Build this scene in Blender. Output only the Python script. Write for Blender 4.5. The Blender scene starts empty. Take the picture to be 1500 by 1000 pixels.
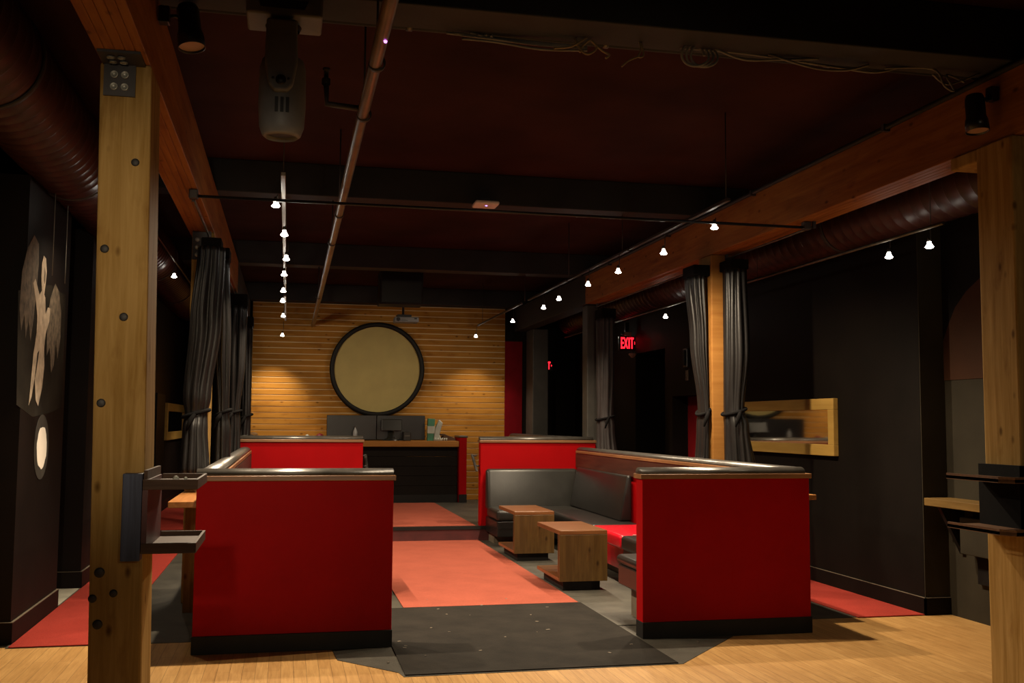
import bpy, bmesh, math, random
from mathutils import Vector, Matrix
random.seed(7)
SC = bpy.context.scene
COL = SC.collection
PI = math.pi

# ------------------------------------------------------------------ materials
def _nodes(name):
    m = bpy.data.materials.new(name); m.use_nodes = True
    nt = m.node_tree; nt.nodes.clear()
    out = nt.nodes.new('ShaderNodeOutputMaterial')
    bs = nt.nodes.new('ShaderNodeBsdfPrincipled')
    nt.links.new(bs.outputs[0], out.inputs[0])
    return m, nt, bs
def _coord(nt, scale, rot=(0, 0, 0)):
    tc = nt.nodes.new('ShaderNodeTexCoord'); mp = nt.nodes.new('ShaderNodeMapping')
    mp.inputs['Scale'].default_value = scale; mp.inputs['Rotation'].default_value = rot
    nt.links.new(tc.outputs['Object'], mp.inputs[0]); return mp.outputs[0]
def _noise(nt, vec, scale, detail=4, rough=.55, dist=0):
    n = nt.nodes.new('ShaderNodeTexNoise'); n.inputs['Scale'].default_value = scale
    n.inputs['Detail'].default_value = detail; n.inputs['Roughness'].default_value = rough
    n.inputs['Distortion'].default_value = dist
    nt.links.new(vec, n.inputs['Vector']); return n.outputs['Fac']
def _ramp(nt, fac, stops):
    r = nt.nodes.new('ShaderNodeValToRGB'); e = r.color_ramp.elements
    while len(e) < len(stops): e.new(.5)
    for i, (p, c) in enumerate(stops):
        e[i].position = p; e[i].color = (c[0], c[1], c[2], 1)
    nt.links.new(fac, r.inputs[0]); return r.outputs[0]
def _mix(nt, a, b, fac, mode='MULTIPLY'):
    x = nt.nodes.new('ShaderNodeMix'); x.data_type = 'RGBA'; x.blend_type = mode
    if isinstance(fac, float): x.inputs[0].default_value = fac
    else: nt.links.new(fac, x.inputs[0])
    nt.links.new(a, x.inputs[6])
    if isinstance(b, tuple): x.inputs[7].default_value = (*b, 1)
    else: nt.links.new(b, x.inputs[7])
    return x.outputs[2]
def _bump(nt, bs, h, strength, dist=.01):
    b = nt.nodes.new('ShaderNodeBump'); b.inputs['Strength'].default_value = strength
    b.inputs['Distance'].default_value = dist
    nt.links.new(h, b.inputs['Height']); nt.links.new(b.outputs[0], bs.inputs['Normal'])
def paint(name, c, rough=.5, var=.25, scale=6, bump=.05, metal=0, spec=.5, coat=0, bscale=60):
    m, nt, bs = _nodes(name)
    v = _coord(nt, (1, 1, 1)); n = _noise(nt, v, scale, 5)
    lo = tuple(x * (1 - var) for x in c); hi = tuple(min(1, x * (1 + var)) for x in c)
    nt.links.new(_ramp(nt, n, [(.3, lo), (.7, hi)]), bs.inputs['Base Color'])
    bs.inputs['Roughness'].default_value = rough; bs.inputs['Metallic'].default_value = metal
    bs.inputs['Specular IOR Level'].default_value = spec
    bs.inputs['Coat Weight'].default_value = coat
    if bump: _bump(nt, bs, _noise(nt, v, bscale, 3), bump)
    return m
def wood(name, dark, light, axis='z', rough=.5, fine=22, knots=False, bump=.08, spec=.4, var=1.0, coat=0):
    m, nt, bs = _nodes(name)
    s = {'x': (.06, 1, 1), 'y': (1, .06, 1), 'z': (1, 1, .06)}[axis]
    v = _coord(nt, s); n = _noise(nt, v, fine, 7, .62, .6)
    col = _ramp(nt, n, [(.32, dark), (.68, light)])
    v2 = _coord(nt, tuple(x * 1 if x == 1 else .25 for x in s)); n2 = _noise(nt, v2, 3.2, 3)
    col = _mix(nt, col, _ramp(nt, n2, [(.25, (.62, .58, .52)), (.7, (1, 1, 1))]), .8 * var)
    if knots:
        vo = nt.nodes.new('ShaderNodeTexVoronoi'); vo.inputs['Scale'].default_value = 6.5
        v3 = _coord(nt, tuple(1.3 if x == 1 else .7 for x in s))
        nt.links.new(v3, vo.inputs['Vector'])
        k = _ramp(nt, vo.outputs['Distance'], [(.05, (.22, .16, .1)), (.15, (1, 1, 1))])
        col = _mix(nt, col, k, .8)
        v4 = _coord(nt, tuple(1 if x == 1 else .35 for x in s))
        st = _ramp(nt, _noise(nt, v4, 9, 4), [(.56, (1, 1, 1)), (.72, (.6, .5, .38))])
        col = _mix(nt, col, st, .7)
    nt.links.new(col, bs.inputs['Base Color'])
    bs.inputs['Roughness'].default_value = rough; bs.inputs['Specular IOR Level'].default_value = spec
    bs.inputs['Coat Weight'].default_value = coat
    _bump(nt, bs, n, bump)
    return m
def planks(name, c1, c2, seam, width=.075, length=1.3, rough=.4):
    m, nt, bs = _nodes(name)
    v = _coord(nt, (1, 1, 1), (0, 0, PI / 2))
    b = nt.nodes.new('ShaderNodeTexBrick'); nt.links.new(v, b.inputs['Vector'])
    b.inputs['Color1'].default_value = (*c1, 1); b.inputs['Color2'].default_value = (*c2, 1)
    b.inputs['Mortar'].default_value = (*seam, 1); b.inputs['Scale'].default_value = 1
    b.inputs['Mortar Size'].default_value = .0012; b.inputs['Brick Width'].default_value = length
    b.inputs['Row Height'].default_value = width; b.offset = .37; b.inputs['Bias'].default_value = -.1
    v2 = _coord(nt, (1, .07, 1)); g = _noise(nt, v2, 55, 6, .6, .8)
    col = _mix(nt, b.outputs[0], _ramp(nt, g, [(.3, (.62, .55, .45)), (.65, (1, 1, 1))]), .75)
    v3 = _coord(nt, (1, .5, 1))
    col = _mix(nt, col, _ramp(nt, _noise(nt, v3, 1.6, 3), [(.3, (.75, .72, .66)), (.65, (1, 1, 1))]), .7)
    nt.links.new(col, bs.inputs['Base Color']); bs.inputs['Roughness'].default_value = rough
    bs.inputs['Specular IOR Level'].default_value = .4
    _bump(nt, bs, b.outputs['Fac'], .15, -.002)
    return m
def speck(name, c, rough=.6, spot=(.4, .37, .32), amount=.70, scale=26, spec=.3):
    """dark worn flooring with pale scuffs"""
    m, nt, bs = _nodes(name)
    v = _coord(nt, (1, 1, 1)); n = _noise(nt, v, 3.5, 6, .65)
    col = _ramp(nt, n, [(.3, tuple(x * .6 for x in c)), (.7, tuple(x * 1.4 for x in c))])
    s = _noise(nt, v, scale, 5, .7)
    fac = _ramp(nt, s, [(amount, (0, 0, 0)), (amount + .04, (1, 1, 1))])
    col = _mix(nt, col, spot, fac, 'MIX')
    nt.links.new(col, bs.inputs['Base Color']); bs.inputs['Roughness'].default_value = rough
    bs.inputs['Specular IOR Level'].default_value = spec
    _bump(nt, bs, _noise(nt, v, 90, 4), .25)
    return m
def carpet_mat(name, c):
    m, nt, bs = _nodes(name)
    v = _coord(nt, (1, 1, 1))
    a = _ramp(nt, _noise(nt, v, 240, 3, .7), [(.3, tuple(x * .6 for x in c)), (.7, tuple(x * 1.35 for x in c))])
    a = _mix(nt, a, _ramp(nt, _noise(nt, v, 3, 5), [(.3, (.8, .8, .8)), (.65, (1, 1, 1))]), .8)
    nt.links.new(a, bs.inputs['Base Color']); bs.inputs['Roughness'].default_value = .95
    bs.inputs['Specular IOR Level'].default_value = .1
    _bump(nt, bs, _noise(nt, v, 300, 3), .5)
    return m
def glow(name, c, strength):
    m, nt, bs = _nodes(name)
    bs.inputs['Base Color'].default_value = (*c, 1)
    bs.inputs['Emission Color'].default_value = (*c, 1); bs.inputs['Emission Strength'].default_value = strength
    return m

M = dict(
    floor=planks('oak floor', (.56, .33, .12), (.46, .255, .085), (.16, .085, .03)),
    dark_floor=speck('worn dark floor', (.050, .046, .036), .5),
    mat=speck('rubber', (.0135, .0112, .0085), .85, amount=.74, scale=14, spec=.12),
    pale_floor=paint('pale floor', (.42, .40, .32), .5, .2),
    carpet=carpet_mat('red carpet', (.31, .076, .047)),
    carpet_side=carpet_mat('aisle carpet', (.34, .04, .028)),
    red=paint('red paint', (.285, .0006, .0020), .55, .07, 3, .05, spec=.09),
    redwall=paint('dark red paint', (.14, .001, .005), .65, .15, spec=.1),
    black=paint('black paint', (.0065, .006, .0055), .5, .3, spec=.2),
    base=paint('black kickboard', (.007, .0066, .006), .6, .3, spec=.25),
    wall=paint('dark brown wall paint', (.0058, .0041, .0030), .62, .2, 2.5, .06, bscale=25, spec=.12),
    wall_l=paint('dark maroon wall paint', (.0075, .0043, .0033), .6, .2, 2.5, .06, bscale=25, spec=.14),
    wall_g=paint('dark grey wall paint', (.028, .023, .0145), .7, .18, 2.5, spec=.15),
    arch=paint('dark brown arch paint', (.045, .017, .007), .6, .15, 2.5, spec=.15),
    ceil=paint('dark maroon ceiling', (.042, .0145, .0105), .9, .3, 1.5, .1, spec=.1),
    girder=paint('black girder paint', (.012, .011, .011), .7, .4, 3),
    girder_g=paint('dark grey girder paint', (.016, .018, .0175), .7, .4, 3),
    duct=paint('maroon duct paint', (.034, .0105, .008), .42, .3, 4, .06),
    post=wood('fir post', (.29, .168, .046), (.46, .298, .110), 'z', .75, 24, True, spec=.03),
    post_d=paint('grey painted post', (.045, .042, .036), .55, .2),
    beam=wood('glulam beam', (.25, .085, .018), (.40, .165, .04), 'y', .55, 20, True, spec=.15),
    slat=wood('pine boards', (.33, .145, .022), (.47, .225, .040), 'x', .6, 16, True, .05, spec=.08),
    slat_x=wood('pine', (.30, .13, .03), (.40, .19, .05), 'x', .5, 16, spec=.1),
    tongue=wood('pale board tongues', (.62, .45, .24), (.78, .60, .36), 'x', .6, 16, spec=.08),
    frame=wood('honey pine frame', (.42, .25, .055), (.52, .33, .085), 'y', .45, 18),
    table=wood('fir table', (.060, .030, .007), (.115, .063, .016), 'z', .4, 26, True),
    table_top=wood('fir table top', (.12, .044, .013), (.20, .083, .026), 'x', .3, 26, True),
    trimwood=wood('brown trim', (.17, .075, .030), (.30, .145, .06), 'x', .38, 30, spec=.6),
    trimwood_y=wood('brown trim lengthwise', (.17, .075, .030), (.30, .145, .06), 'y', .38, 30, spec=.6),
    darkwood=wood('dark stained board', (.030, .010, .006), (.065, .022, .012), 'y', .45, 20),
    walnut=wood('walnut shelf', (.055, .030, .020), (.095, .056, .037), 'x', .6, 40, spec=.15),
    walnut2=wood('brown shelf', (.10, .045, .018), (.17, .08, .033), 'x', .5, 40),
    plank_b=wood('blue stained plank', (.030, .038, .078), (.062, .080, .150), 'z', .6, 60),
    ledge_d=wood('dull tan ledge', (.13, .075, .022), (.20, .12, .038), 'y', .5, 24, spec=.2),
    maroon=paint('maroon board', (.060, .010, .010), .5, .3),
    ledge=wood('orange ledge', (.28, .11, .03), (.42, .19, .06), 'y', .35, 24),
    rail=paint('dark vinyl rail', (.045, .040, .034), .34, .35, 8, .05, spec=.7),
    leather=paint('black vinyl', (.009, .0082, .0075), .33, .2, 9, .05, spec=.4),
    leather2=paint('grey black vinyl', (.015, .0145, .0125), .36, .2, 9, .05, spec=.4),
    redleather=paint('red vinyl', (.52, .004, .016), .26, .1, 7, .08, bscale=18),
    plinth=paint('grey plinth', (.12, .095, .065), .6, .3),
    curtain=paint('charcoal curtain', (.0085, .0075, .0073), .42, .25, 5, .08, spec=.5),
    curtain_r=paint('dark velvet curtain', (.024, .019, .0185), .6, .25, 5, .08, spec=.5),
    header=paint('black curtain header', (.005, .0045, .0045), .9, .3, spec=.1),
    steel=paint('dull steel', (.13, .12, .105), .45, .3, 10, .03, metal=.9),
    pipe=paint('bronze painted pipe', (.16, .105, .060), .28, .4, 5, .03, spec=.7),
    track=paint('pale track', (.16, .14, .11), .4, .2),
    bracket=paint('dark bracket steel', (.030, .026, .028), .5, .3),
    bolt=paint('zinc bolt', (.30, .30, .27), .45, .3, metal=.5),
    plug=paint('dark bolt hole', (.020, .018, .018), .6, .3),
    can=paint('black lamp can', (.010, .010, .012), .3, .2),
    lens=paint('pinkish lamp lens', (.42, .26, .19), .5, .1),
    mover=paint('dark grey fixture shell', (.17, .175, .185), .5, .2),
    mover_d=paint('black fixture parts', (.012, .012, .014), .4, .2),
    white=paint('white plastic', (.85, .74, .66), .5, .05),
    tan=paint('tan skin', (.44, .36, .13), .7, .08, 3),
    mirror=paint('mirror', (.62, .60, .56), .04, .02, metal=1, bump=0),
    glass=paint('clear bottle', (.35, .38, .40), .15, .1),
    green=paint('green carton', (.03, .16, .09), .5, .2),
    bagw=paint('pale bag', (.36, .38, .34), .5, .2),
    redbits=paint('red wrapper', (.16, .01, .02), .4, .2),
    wire=paint('grey wire', (.20, .19, .17), .6, .3),
    wire_y=paint('tan wire', (.28, .20, .10), .6, .3),
    skin_m=paint('mural pale paint', (.46, .37, .27), .8, .4, 9),
    wing_m=paint('mural wing paint', (.13, .10, .068), .8, .6, 16),
    back_m=paint('mural backdrop paint', (.021, .0175, .013), .75, .5, 3, spec=.1),
    glare_m=paint('mural orb paint', (.88, .80, .68), .9, .05),
    glare_halo_m=paint('mural halo paint', (.035, .030, .023), .7, .3, 8),
    reddoor=paint('red door', (.22, .003, .006), .5, .1),
    bulb=glow('lit bulb', (1, .93, .80), 25),
    exitred=glow('lit red letters', (1, .015, .03), 2.2),
    blue=glow('blue led', (.25, .15, 1), 9),
    violet=glow('violet led', (.75, .25, 1), 3),
)

# ------------------------------------------------------------------ mesh builder
class MB:
    def __init__(s): s.v = []; s.f = []; s.sm = []
    def add(s, vs, fs, smooth=False):
        o = len(s.v); s.v += [tuple(v) for v in vs]
        for f in fs: s.f.append([i + o for i in f]); s.sm.append(smooth)
        return s
    def frombm(s, bm, smooth=False):
        bm.verts.index_update()
        s.add([v.co[:] for v in bm.verts], [[v.index for v in f.verts] for f in bm.faces], smooth)
        bm.free(); return s
    def box(s, x0, x1, y0, y1, z0, z1, bev=0, seg=2, smooth=False):
        vs = [(x, y, z) for z in (z0, z1) for y in (y0, y1) for x in (x0, x1)]
        fs = [(0, 2, 3, 1), (4, 5, 7, 6), (0, 1, 5, 4), (2, 6, 7, 3), (0, 4, 6, 2), (1, 3, 7, 5)]
        return s.poly(vs, fs, bev, seg, smooth)
    def poly(s, vs, fs, bev=0, seg=2, smooth=False):
        if not bev: return s.add(vs, fs, smooth)
        bm = bmesh.new(); bv = [bm.verts.new(v) for v in vs]
        for f in fs: bm.faces.new([bv[i] for i in f])
        bmesh.ops.recalc_face_normals(bm, faces=bm.faces)
        bmesh.ops.bevel(bm, geom=list(bm.edges), offset=bev, segments=seg, profile=.5, affect='EDGES', clamp_overlap=True)
        return s.frombm(bm, smooth)
    def prism(s, pts, a, b, axis='y', bev=0, seg=2, smooth=False):
        """pts: closed outline in the plane across the axis"""
        def P(p, t):
            return {'x': (t, p[0], p[1]), 'y': (p[0], t, p[1]), 'z': (p[0], p[1], t)}[axis]
        n = len(pts)
        vs = [P(p, a) for p in pts] + [P(p, b) for p in pts]
        fs = [tuple(range(n))[::-1], tuple(range(n, 2 * n))] + [(i, (i + 1) % n, n + (i + 1) % n, n + i) for i in range(n)]
        return s.poly(vs, fs, bev, seg, smooth)
    def tube(s, pts, r, n=12, cap=True):
        pts = [Vector(p) for p in pts]; rs = r if isinstance(r, (list, tuple)) else [r] * len(pts)
        vs = []; up = None
        for i, p in enumerate(pts):
            d = (pts[min(i + 1, len(pts) - 1)] - pts[max(i - 1, 0)])
            d = d.normalized() if d.length > 1e-9 else Vector((0, 0, 1))
            if up is None: up = Vector((0, 0, 1)) if abs(d.z) < .9 else Vector((1, 0, 0))
            a = d.cross(up).normalized(); b = a.cross(d).normalized(); up = b
            vs += [p + (a * math.cos(2 * PI * k / n) + b * math.sin(2 * PI * k / n)) * rs[i] for k in range(n)]
        fs = [(i * n + k, i * n + (k + 1) % n, (i + 1) * n + (k + 1) % n, (i + 1) * n + k) for i in range(len(pts) - 1) for k in range(n)]
        s.add(vs, fs, True)
        if cap:
            s.add(vs[:n], [tuple(range(n))[::-1]]); s.add(vs[-n:], [tuple(range(n))])
        return s
    def lathe(s, prof, c, axis=(0, 0, 1), n=20, smooth=True):
        """prof: (radius, distance along axis)"""
        q = Vector((0, 0, 1)).rotation_difference(Vector(axis)); c = Vector(c); vs = []
        for r, h in prof:
            vs += [c + q @ Vector((r * math.cos(2 * PI * k / n), r * math.sin(2 * PI * k / n), h)) for k in range(n)]
        fs = [(i * n + k, i * n + (k + 1) % n, (i + 1) * n + (k + 1) % n, (i + 1) * n + k) for i in range(len(prof) - 1) for k in range(n)]
        return s.add(vs, fs, smooth)
    def map(s, fn): s.v = [tuple(fn(*v)) for v in s.v]; return s

def link(name, mb, mat, parent=None, origin=None):
    me = bpy.data.meshes.new(name)
    root = parent
    while root is not None and root.parent is not None: root = root.parent
    o = Vector(origin) if origin else (root.location.copy() if root else Vector((0, 0, 0)))
    me.from_pydata([Vector(v) - o for v in mb.v], [], mb.f)
    me.polygons.foreach_set('use_smooth', mb.sm)
    me.materials.append(M[mat])
    bm = bmesh.new(); bm.from_mesh(me)
    bmesh.ops.remove_doubles(bm, verts=bm.verts, dist=1e-5)
    bmesh.ops.recalc_face_normals(bm, faces=bm.faces); bm.to_mesh(me); bm.free()
    ob = bpy.data.objects.new(name, me); COL.objects.link(ob)
    if parent is not None: ob.parent = parent
    else: ob.location = o
    return ob
def struct(name, mb, mat):
    o = link(name, mb, mat); o['kind'] = 'structure'; return o
def tag(o, label, cat, group=None):
    o['label'] = label; o['category'] = cat
    if group: o['group'] = group
    return o
def thing(name, label, cat, loc, group=None):
    e = bpy.data.objects.new(name, None); COL.objects.link(e); e.location = loc; e.empty_display_size = .1
    return tag(e, label, cat, group)
def single(name, label, cat, mb, mat, origin, group=None):
    return tag(link(name, mb, mat, None, origin), label, cat, group)
def dup(root, loc, label, group=None):
    r = root.copy(); COL.objects.link(r); r.location = loc; r['label'] = label
    if group: r['group'] = group
    for ch in list(root.children):
        c = ch.copy(); COL.objects.link(c); c.parent = r
        for g in list(ch.children):
            d = g.copy(); COL.objects.link(d); d.parent = c
    return r
def B(*a, **k): return MB().box(*a, **k)

# ------------------------------------------------------------------ camera
F_PX, YAW, TILT, ROLL = 1503.46, .21468651, .0793207, .00693792
cam = bpy.data.cameras.new('camera'); cam.sensor_width = 36; cam.lens = F_PX / 1500 * 36; cam.clip_start = .05
co = bpy.data.objects.new('camera', cam); COL.objects.link(co); SC.camera = co
fw = Vector((math.sin(YAW) * math.cos(TILT), math.cos(YAW) * math.cos(TILT), math.sin(TILT)))
r0 = Vector((math.cos(YAW), -math.sin(YAW), 0)); u0 = r0.cross(fw)
rt = r0 * math.cos(ROLL) + u0 * math.sin(ROLL); up = u0 * math.cos(ROLL) - r0 * math.sin(ROLL)
co.matrix_world = Matrix(((rt.x, up.x, -fw.x, 0), (rt.y, up.y, -fw.y, 0), (rt.z, up.z, -fw.z, 1.5), (0, 0, 0, 1)))

# ------------------------------------------------------------------ the shell
PL = .18                      # height of the raised rear platform
CE = 3.79                     # ceiling height
YB = 17.6                     # rear boarded wall
struct('floor', B(-4.5, 6.5, -3, 7.46, -.1, 0), 'floor')
fl = MB().box(-1.775, 5.0, 7.42, 13.1, -.1, .003)
fl.prism([(.30, 7.45), (.345, 6.70), (.69, 6.30), (.712, 6.19), (2.465, 6.20), (2.72, 6.48), (3.18, 6.98), (3.2, 7.45)], -.02, .003, 'z')
struct('floor_1', fl, 'dark_floor')
struct('floor_2', B(-2.6, -1.775, 7.56, 10.0, -.1, .002), 'pale_floor')
pf = B(-2.4, 5.6, 13.1, 20.4, -.1, PL)
struct('floor_3', pf, 'dark_floor')
st = B(-1.775, 5.0, 13.06, 13.1, 0, PL - .035)
struct('trim_1', st, 'maroon')
struct('trim_2', B(-1.775, 5.0, 13.045, 13.12, PL - .035, PL + .004), 'base')
struct('ceiling', B(-5, 7, -3.2, 20.6, CE, CE + .1), 'ceil')
# left side
wl = B(-4.5, -1.775, 7.55, 8.95, 0, 3.19)
struct('wall_left', wl, 'wall_l')
struct('wall_left_far', B(-3.0, -1.775, 9.95, 20.4, 0, 3.25), 'wall_l')
struct('wall_left_alcove', B(-2.75, -2.6, 8.95, 9.95, 0, 3.25), 'wall_l')
struct('wall_left_front', B(-4.6, -4.5, -3, 7.6, 0, CE), 'wall')
def baseb(x0, x1, y0, y1, z=0, h=.13): return MB().box(x0, x1, y0, y1, z, z + h).box(x0, x1, y0, y1, z + h - .003, z + h + .004)
struct('baseboard_left', MB().box(-4.5, -1.76, 7.535, 8.965, 0, .145), 'wall_l')
struct('baseboard_left_far', MB().box(-1.99, -1.76, 9.935, 13.1, 0, .145).box(-1.99, -1.76, 13.1, 20.4, PL, PL + .145), 'wall_l')
# right side
wr = MB()
wr.box(5.0, 5.9, 7.42, 11.9, 0, CE)
wr.box(5.0, 5.9, 12.9, 13.16, 0, CE)
wr.box(5.0, 5.9, 14.37, 17.7, 0, CE)
wr.box(5.0, 5.9, 11.9, 12.9, 1.87, CE)
wr.box(5.0, 5.9, 13.16, 14.37, 2.53, CE)
struct('wall_right', wr, 'wall')
struct('wall_right_front', B(5.22, 5.9, -3, 7.42, 0, CE), 'wall_g')
struct('wall_right_return', B(5.0, 5.22, 7.41, 7.425, 0, CE), 'wall_g')
struct('baseboard_right', MB().box(4.985, 5.0, 7.395, 11.9, 0, .135).box(4.985, 5.22, 7.395, 7.41, 0, .135), 'wall')
struct('trim_5', MB().box(4.984, 5.0, 7.394, 11.9, .1351, .138).box(4.985, 5.22, 7.394, 7.41, .1351, .138), 'plinth')
struct('trim_6', MB().box(-4.5, -1.759, 7.534, 8.965, .1451, .149).box(-1.99, -1.759, 9.934, 13.1, .1451, .149), 'plinth')
# brown arch painted on the grey recess wall
ar = [(6.2, 1.87), (7.405, 1.87), (7.405, 2.19), (7.33, 2.32), (7.239, 2.45), (7.1, 2.56), (6.898, 2.66), (6.6, 2.74), (6.2, 2.76)]
struct('trim_3', MB().prism(ar, 5.214, 5.222, 'x'), 'arch')
dk = [(6.0, 2.77), (6.6, 2.745), (6.898, 2.66), (7.1, 2.56), (7.239, 2.45), (7.33, 2.32), (7.407, 2.19), (7.407, CE), (6.0, CE)]
struct('trim_4', MB().prism(dk, 5.215, 5.222, 'x'), 'wall')
# rear
struct('wall_back', MB().box(-.62, 3.71, YB + .02, YB + .2, 0, CE), 'black')
struct('wall_back_right', MB().box(4.0, 5.9, YB, YB + .2, 0, CE).box(3.71, 4.0, YB + .02, YB + .2, 2.9, CE), 'wall')
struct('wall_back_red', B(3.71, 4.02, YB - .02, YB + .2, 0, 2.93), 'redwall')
struct('wall_back_left', MB().box(-3, -.6, 20.4, 20.6, 0, CE).box(-.62, -.5, YB + .02, 20.6, 0, CE), 'wall_l')
struct('wall_rear', B(-4.6, 6, -3.2, -3, 0, CE), 'wall')
# shiplap boards of the rear wall: one mesh, chamfered upper edges
sb = MB(); tg = MB(); pitch = .0985; z = PL
while z < 3.5:
    z1 = min(z + pitch - .0005, 3.5)
    prof = [(YB - .006, z + .003), (YB - .003, z), (YB + .02, z), (YB + .02, z1 - .015), (YB - .003, z1 - .015), (YB - .006, z1 - .018)]
    sb.prism(prof, -.60, 3.71, 'x')
    tg.box(-.60, 3.71, YB + .004, YB + .02, z1 - .0149, z1 - .0001)
    z += pitch
struct('wall_back_boards', sb, 'slat')
struct('trim_7', tg, 'tongue')   # unstained tongues showing in the gaps
# doors of the right wall
d1 = struct('door_1', B(5.22, 5.27, 11.9, 12.9, 0, 1.87), 'reddoor')
d2 = struct('door_2', B(5.45, 5.50, 13.16, 14.37, 0, 2.53), 'black')
link('handle', B(5.41, 5.45, 13.40, 13.62, 1.69, 1.73, bev=.008), 'steel', d2)
link('inner_frame', MB().box(5.44, 5.45, 13.17, 14.2, 1.92, 1.935).box(5.44, 5.45, 14.19, 14.2, 0, 1.93), 'bracket', d2)
struct('door_3', B(-1.775, -1.75, 14.87, 15.83, PL, 1.88), 'black')

# carpets
single('carpet', 'wide red carpet running between the two front booths', 'carpet', B(.955, 2.42, 8.42, 13.06, .003, .011), 'carpet', (1.68, 10.7, 0))
single('carpet', 'red carpet on the raised platform in front of the counter', 'carpet', B(.96, 2.40, 13.13, 16.93, PL, PL + .008), 'carpet', (1.68, 15, PL))
single('carpet', 'red carpet strip along the left wall beside the mural', 'carpet', B(-1.755, -1.17, 7.425, 13.05, .003, .010), 'carpet_side', (-1.45, 10, 0))
single('carpet', 'red carpet strip along the right wall under the mirror', 'carpet', B(4.40, 4.983, 7.40, 13.05, .003, .010), 'carpet_side', (4.7, 10, 0))
single('carpet', 'far red carpet strip in the left aisle beside the small framed mirror', 'carpet', B(-1.75, -1.17, 13.13, 20.3, PL, PL + .008), 'carpet_side', (-1.45, 16, PL))
single('rubber_mat', 'dark rubber mat lying between the red booths at the edge of the oak floor', 'mat', B(.72, 2.44, 6.21, 8.42, .003, .010, bev=.003), 'mat', (1.6, 7.3, 0))
db = MB()
for i in range(30):
    x, y, s = random.uniform(.5, 2.9), random.uniform(6.4, 8.8), random.uniform(.006, .016)
    if (x < .72 and y > 6.95) or (x > 2.4 and y > 7.0): continue
    a = random.uniform(0, PI); ca, sa = math.cos(a), math.sin(a)
    vs = [(x + (px * ca - py * sa) * s, y + (px * sa + py * ca) * s, zz) for zz in (.008, .0125) for px, py in ((-1, -.5), (1, -.6), (.8, .6), (-.9, .4))]
    db.add(vs, [(3, 2, 1, 0), (4, 5, 6, 7), (0, 1, 5, 4), (1, 2, 6, 5), (2, 3, 7, 6), (3, 0, 4, 7)])
o = single('paper_scraps', 'tiny pale scraps of litter scattered over the dark mat', 'litter', db, 'plinth', (1.6, 7.3, 0)); o['kind'] = 'stuff'

# ------------------------------------------------------------------ timber posts, beams, girders
def post(label, x0, x1, y0, y1, z1, mat, lean=0, z0=0, name='timber_post'):
    t = thing(name, label, 'post', ((x0 + x1) / 2, (y0 + y1) / 2, z0))
    mb = B(x0, x1, y0, y1, z0, z1, bev=.012, seg=2).map(lambda x, y, z: (x - lean * (z / 3.1), y, z))
    link('shaft', mb, mat, t); return t
p = post('big yellow timber post at the left front carrying the drink tray', -.803, -.583, 4.77, 5.10, 3.1, 'post', .052)
br = MB().box(-.835, -.70, 4.758, 4.772, 2.945, 3.098).box(-.84, -.66, 4.60, 4.772, 3.087, 3.099)
bk = link('steel_bracket', br, 'bracket', p)
for x in (-.79, -.745):
    for zz in (2.985, 3.04):
        link('bolt', MB().lathe([(0, 0), (.008, 0), (.013, -.006), (.017, -.006), (.017, .004), (0, .004)], (x, 4.754, zz), (0, 1, 0), 14), 'bolt', bk)
    for yy in (4.65, 4.71):
        link('bolt', MB().lathe([(0, 0), (.008, 0), (.013, .006), (.017, .006), (.017, 0)], (x, yy, 3.078), (0, 0, 1), 14), 'bolt', bk)
for (x, zz, r) in ((-.690, 2.65, .018), (-.805, 2.255, .019), (-.715, 1.955, .019), (-.795, 1.575, .019), (-.775, .845, .022), (-.715, .755, .017), (-.80, .735, .018), (-.775, .625, .021)):
    link('bolt', MB().lathe([(0, -.004), (r * .7, -.004), (r, 0), (r, .01)], (x, 4.768, zz), (0, 1, 0), 14), 'plug', p)
p = post('big yellow timber post at the right edge wrapped by a dark drink shelf', 3.85, 4.09, 4.82, 5.12, 3.1, 'post')
link('corbel', B(3.855, 4.085, 5.12, 5.36, 3.02, 3.098, bev=.01), 'post', p)
p = post('timber post half hidden by tied curtains behind the left booth', -.82, -.64, 8.97, 9.27, 3.1, 'post')
bk = link('steel_bracket', B(-.815, -.68, 8.955, 8.972, 2.86, 3.095), 'bracket', p)
for zz in (2.90, 2.965, 3.03): link('bolt', MB().lathe([(0, -.008), (.012, -.008), (.02, 0), (.02, .01)], (-.775, 8.952, zz), (0, 1, 0), 12), 'bolt', bk)
p = post('brightly lit timber post between two tied curtains on the right', 3.87, 4.10, 8.97, 9.27, 3.1, 'slat_x')
post('dark painted post at the end of the left timber beam', -.87, -.64, 13.2, 13.45, 3.1, 'post_d')
post('dark grey post beside the far right curtain and exit sign', 3.93, 4.085, 13.265, 13.5, 3.1, 'post_d')
post('dark grey post furthest back beside the red wall strip', 4.05, 4.32, 16.9, 17.4, 3.1, 'post_d')
def beam(label, x0, x1, y0, y1, z0, z1, mat, name='timber_beam', cat='beam'):
    return single(name, label, cat, B(x0, x1, y0, y1, z0, z1, bev=.008), mat, ((x0 + x1) / 2, (y0 + y1) / 2, z0))
lb = thing('timber_beam', 'long orange glulam beam over the left posts', 'beam', (-.745, 7, 3.1))
g = MB()
for i in range(5):
    x = -.85 + i * .042; g.box(x, x + .0405, 1.5, 13.2, 3.1, 3.5, bev=.003, seg=1)
link('lamination', g, 'beam', lb)
rb = thing('timber_beam', 'long orange glulam beam over the right posts', 'beam', (3.985, 7, 3.1))
g = MB()
for i in range(5):
    x = 3.87 + i * .046; g.box(x, x + .0445, 1.5, 13.15, 3.1, 3.5, bev=.003, seg=1)
link('lamination', g, 'beam', rb)
beam('black painted far end of the left overhead beam', -.85, -.64, 13.2, 17.55, 3.1, 3.5, 'girder')
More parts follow.
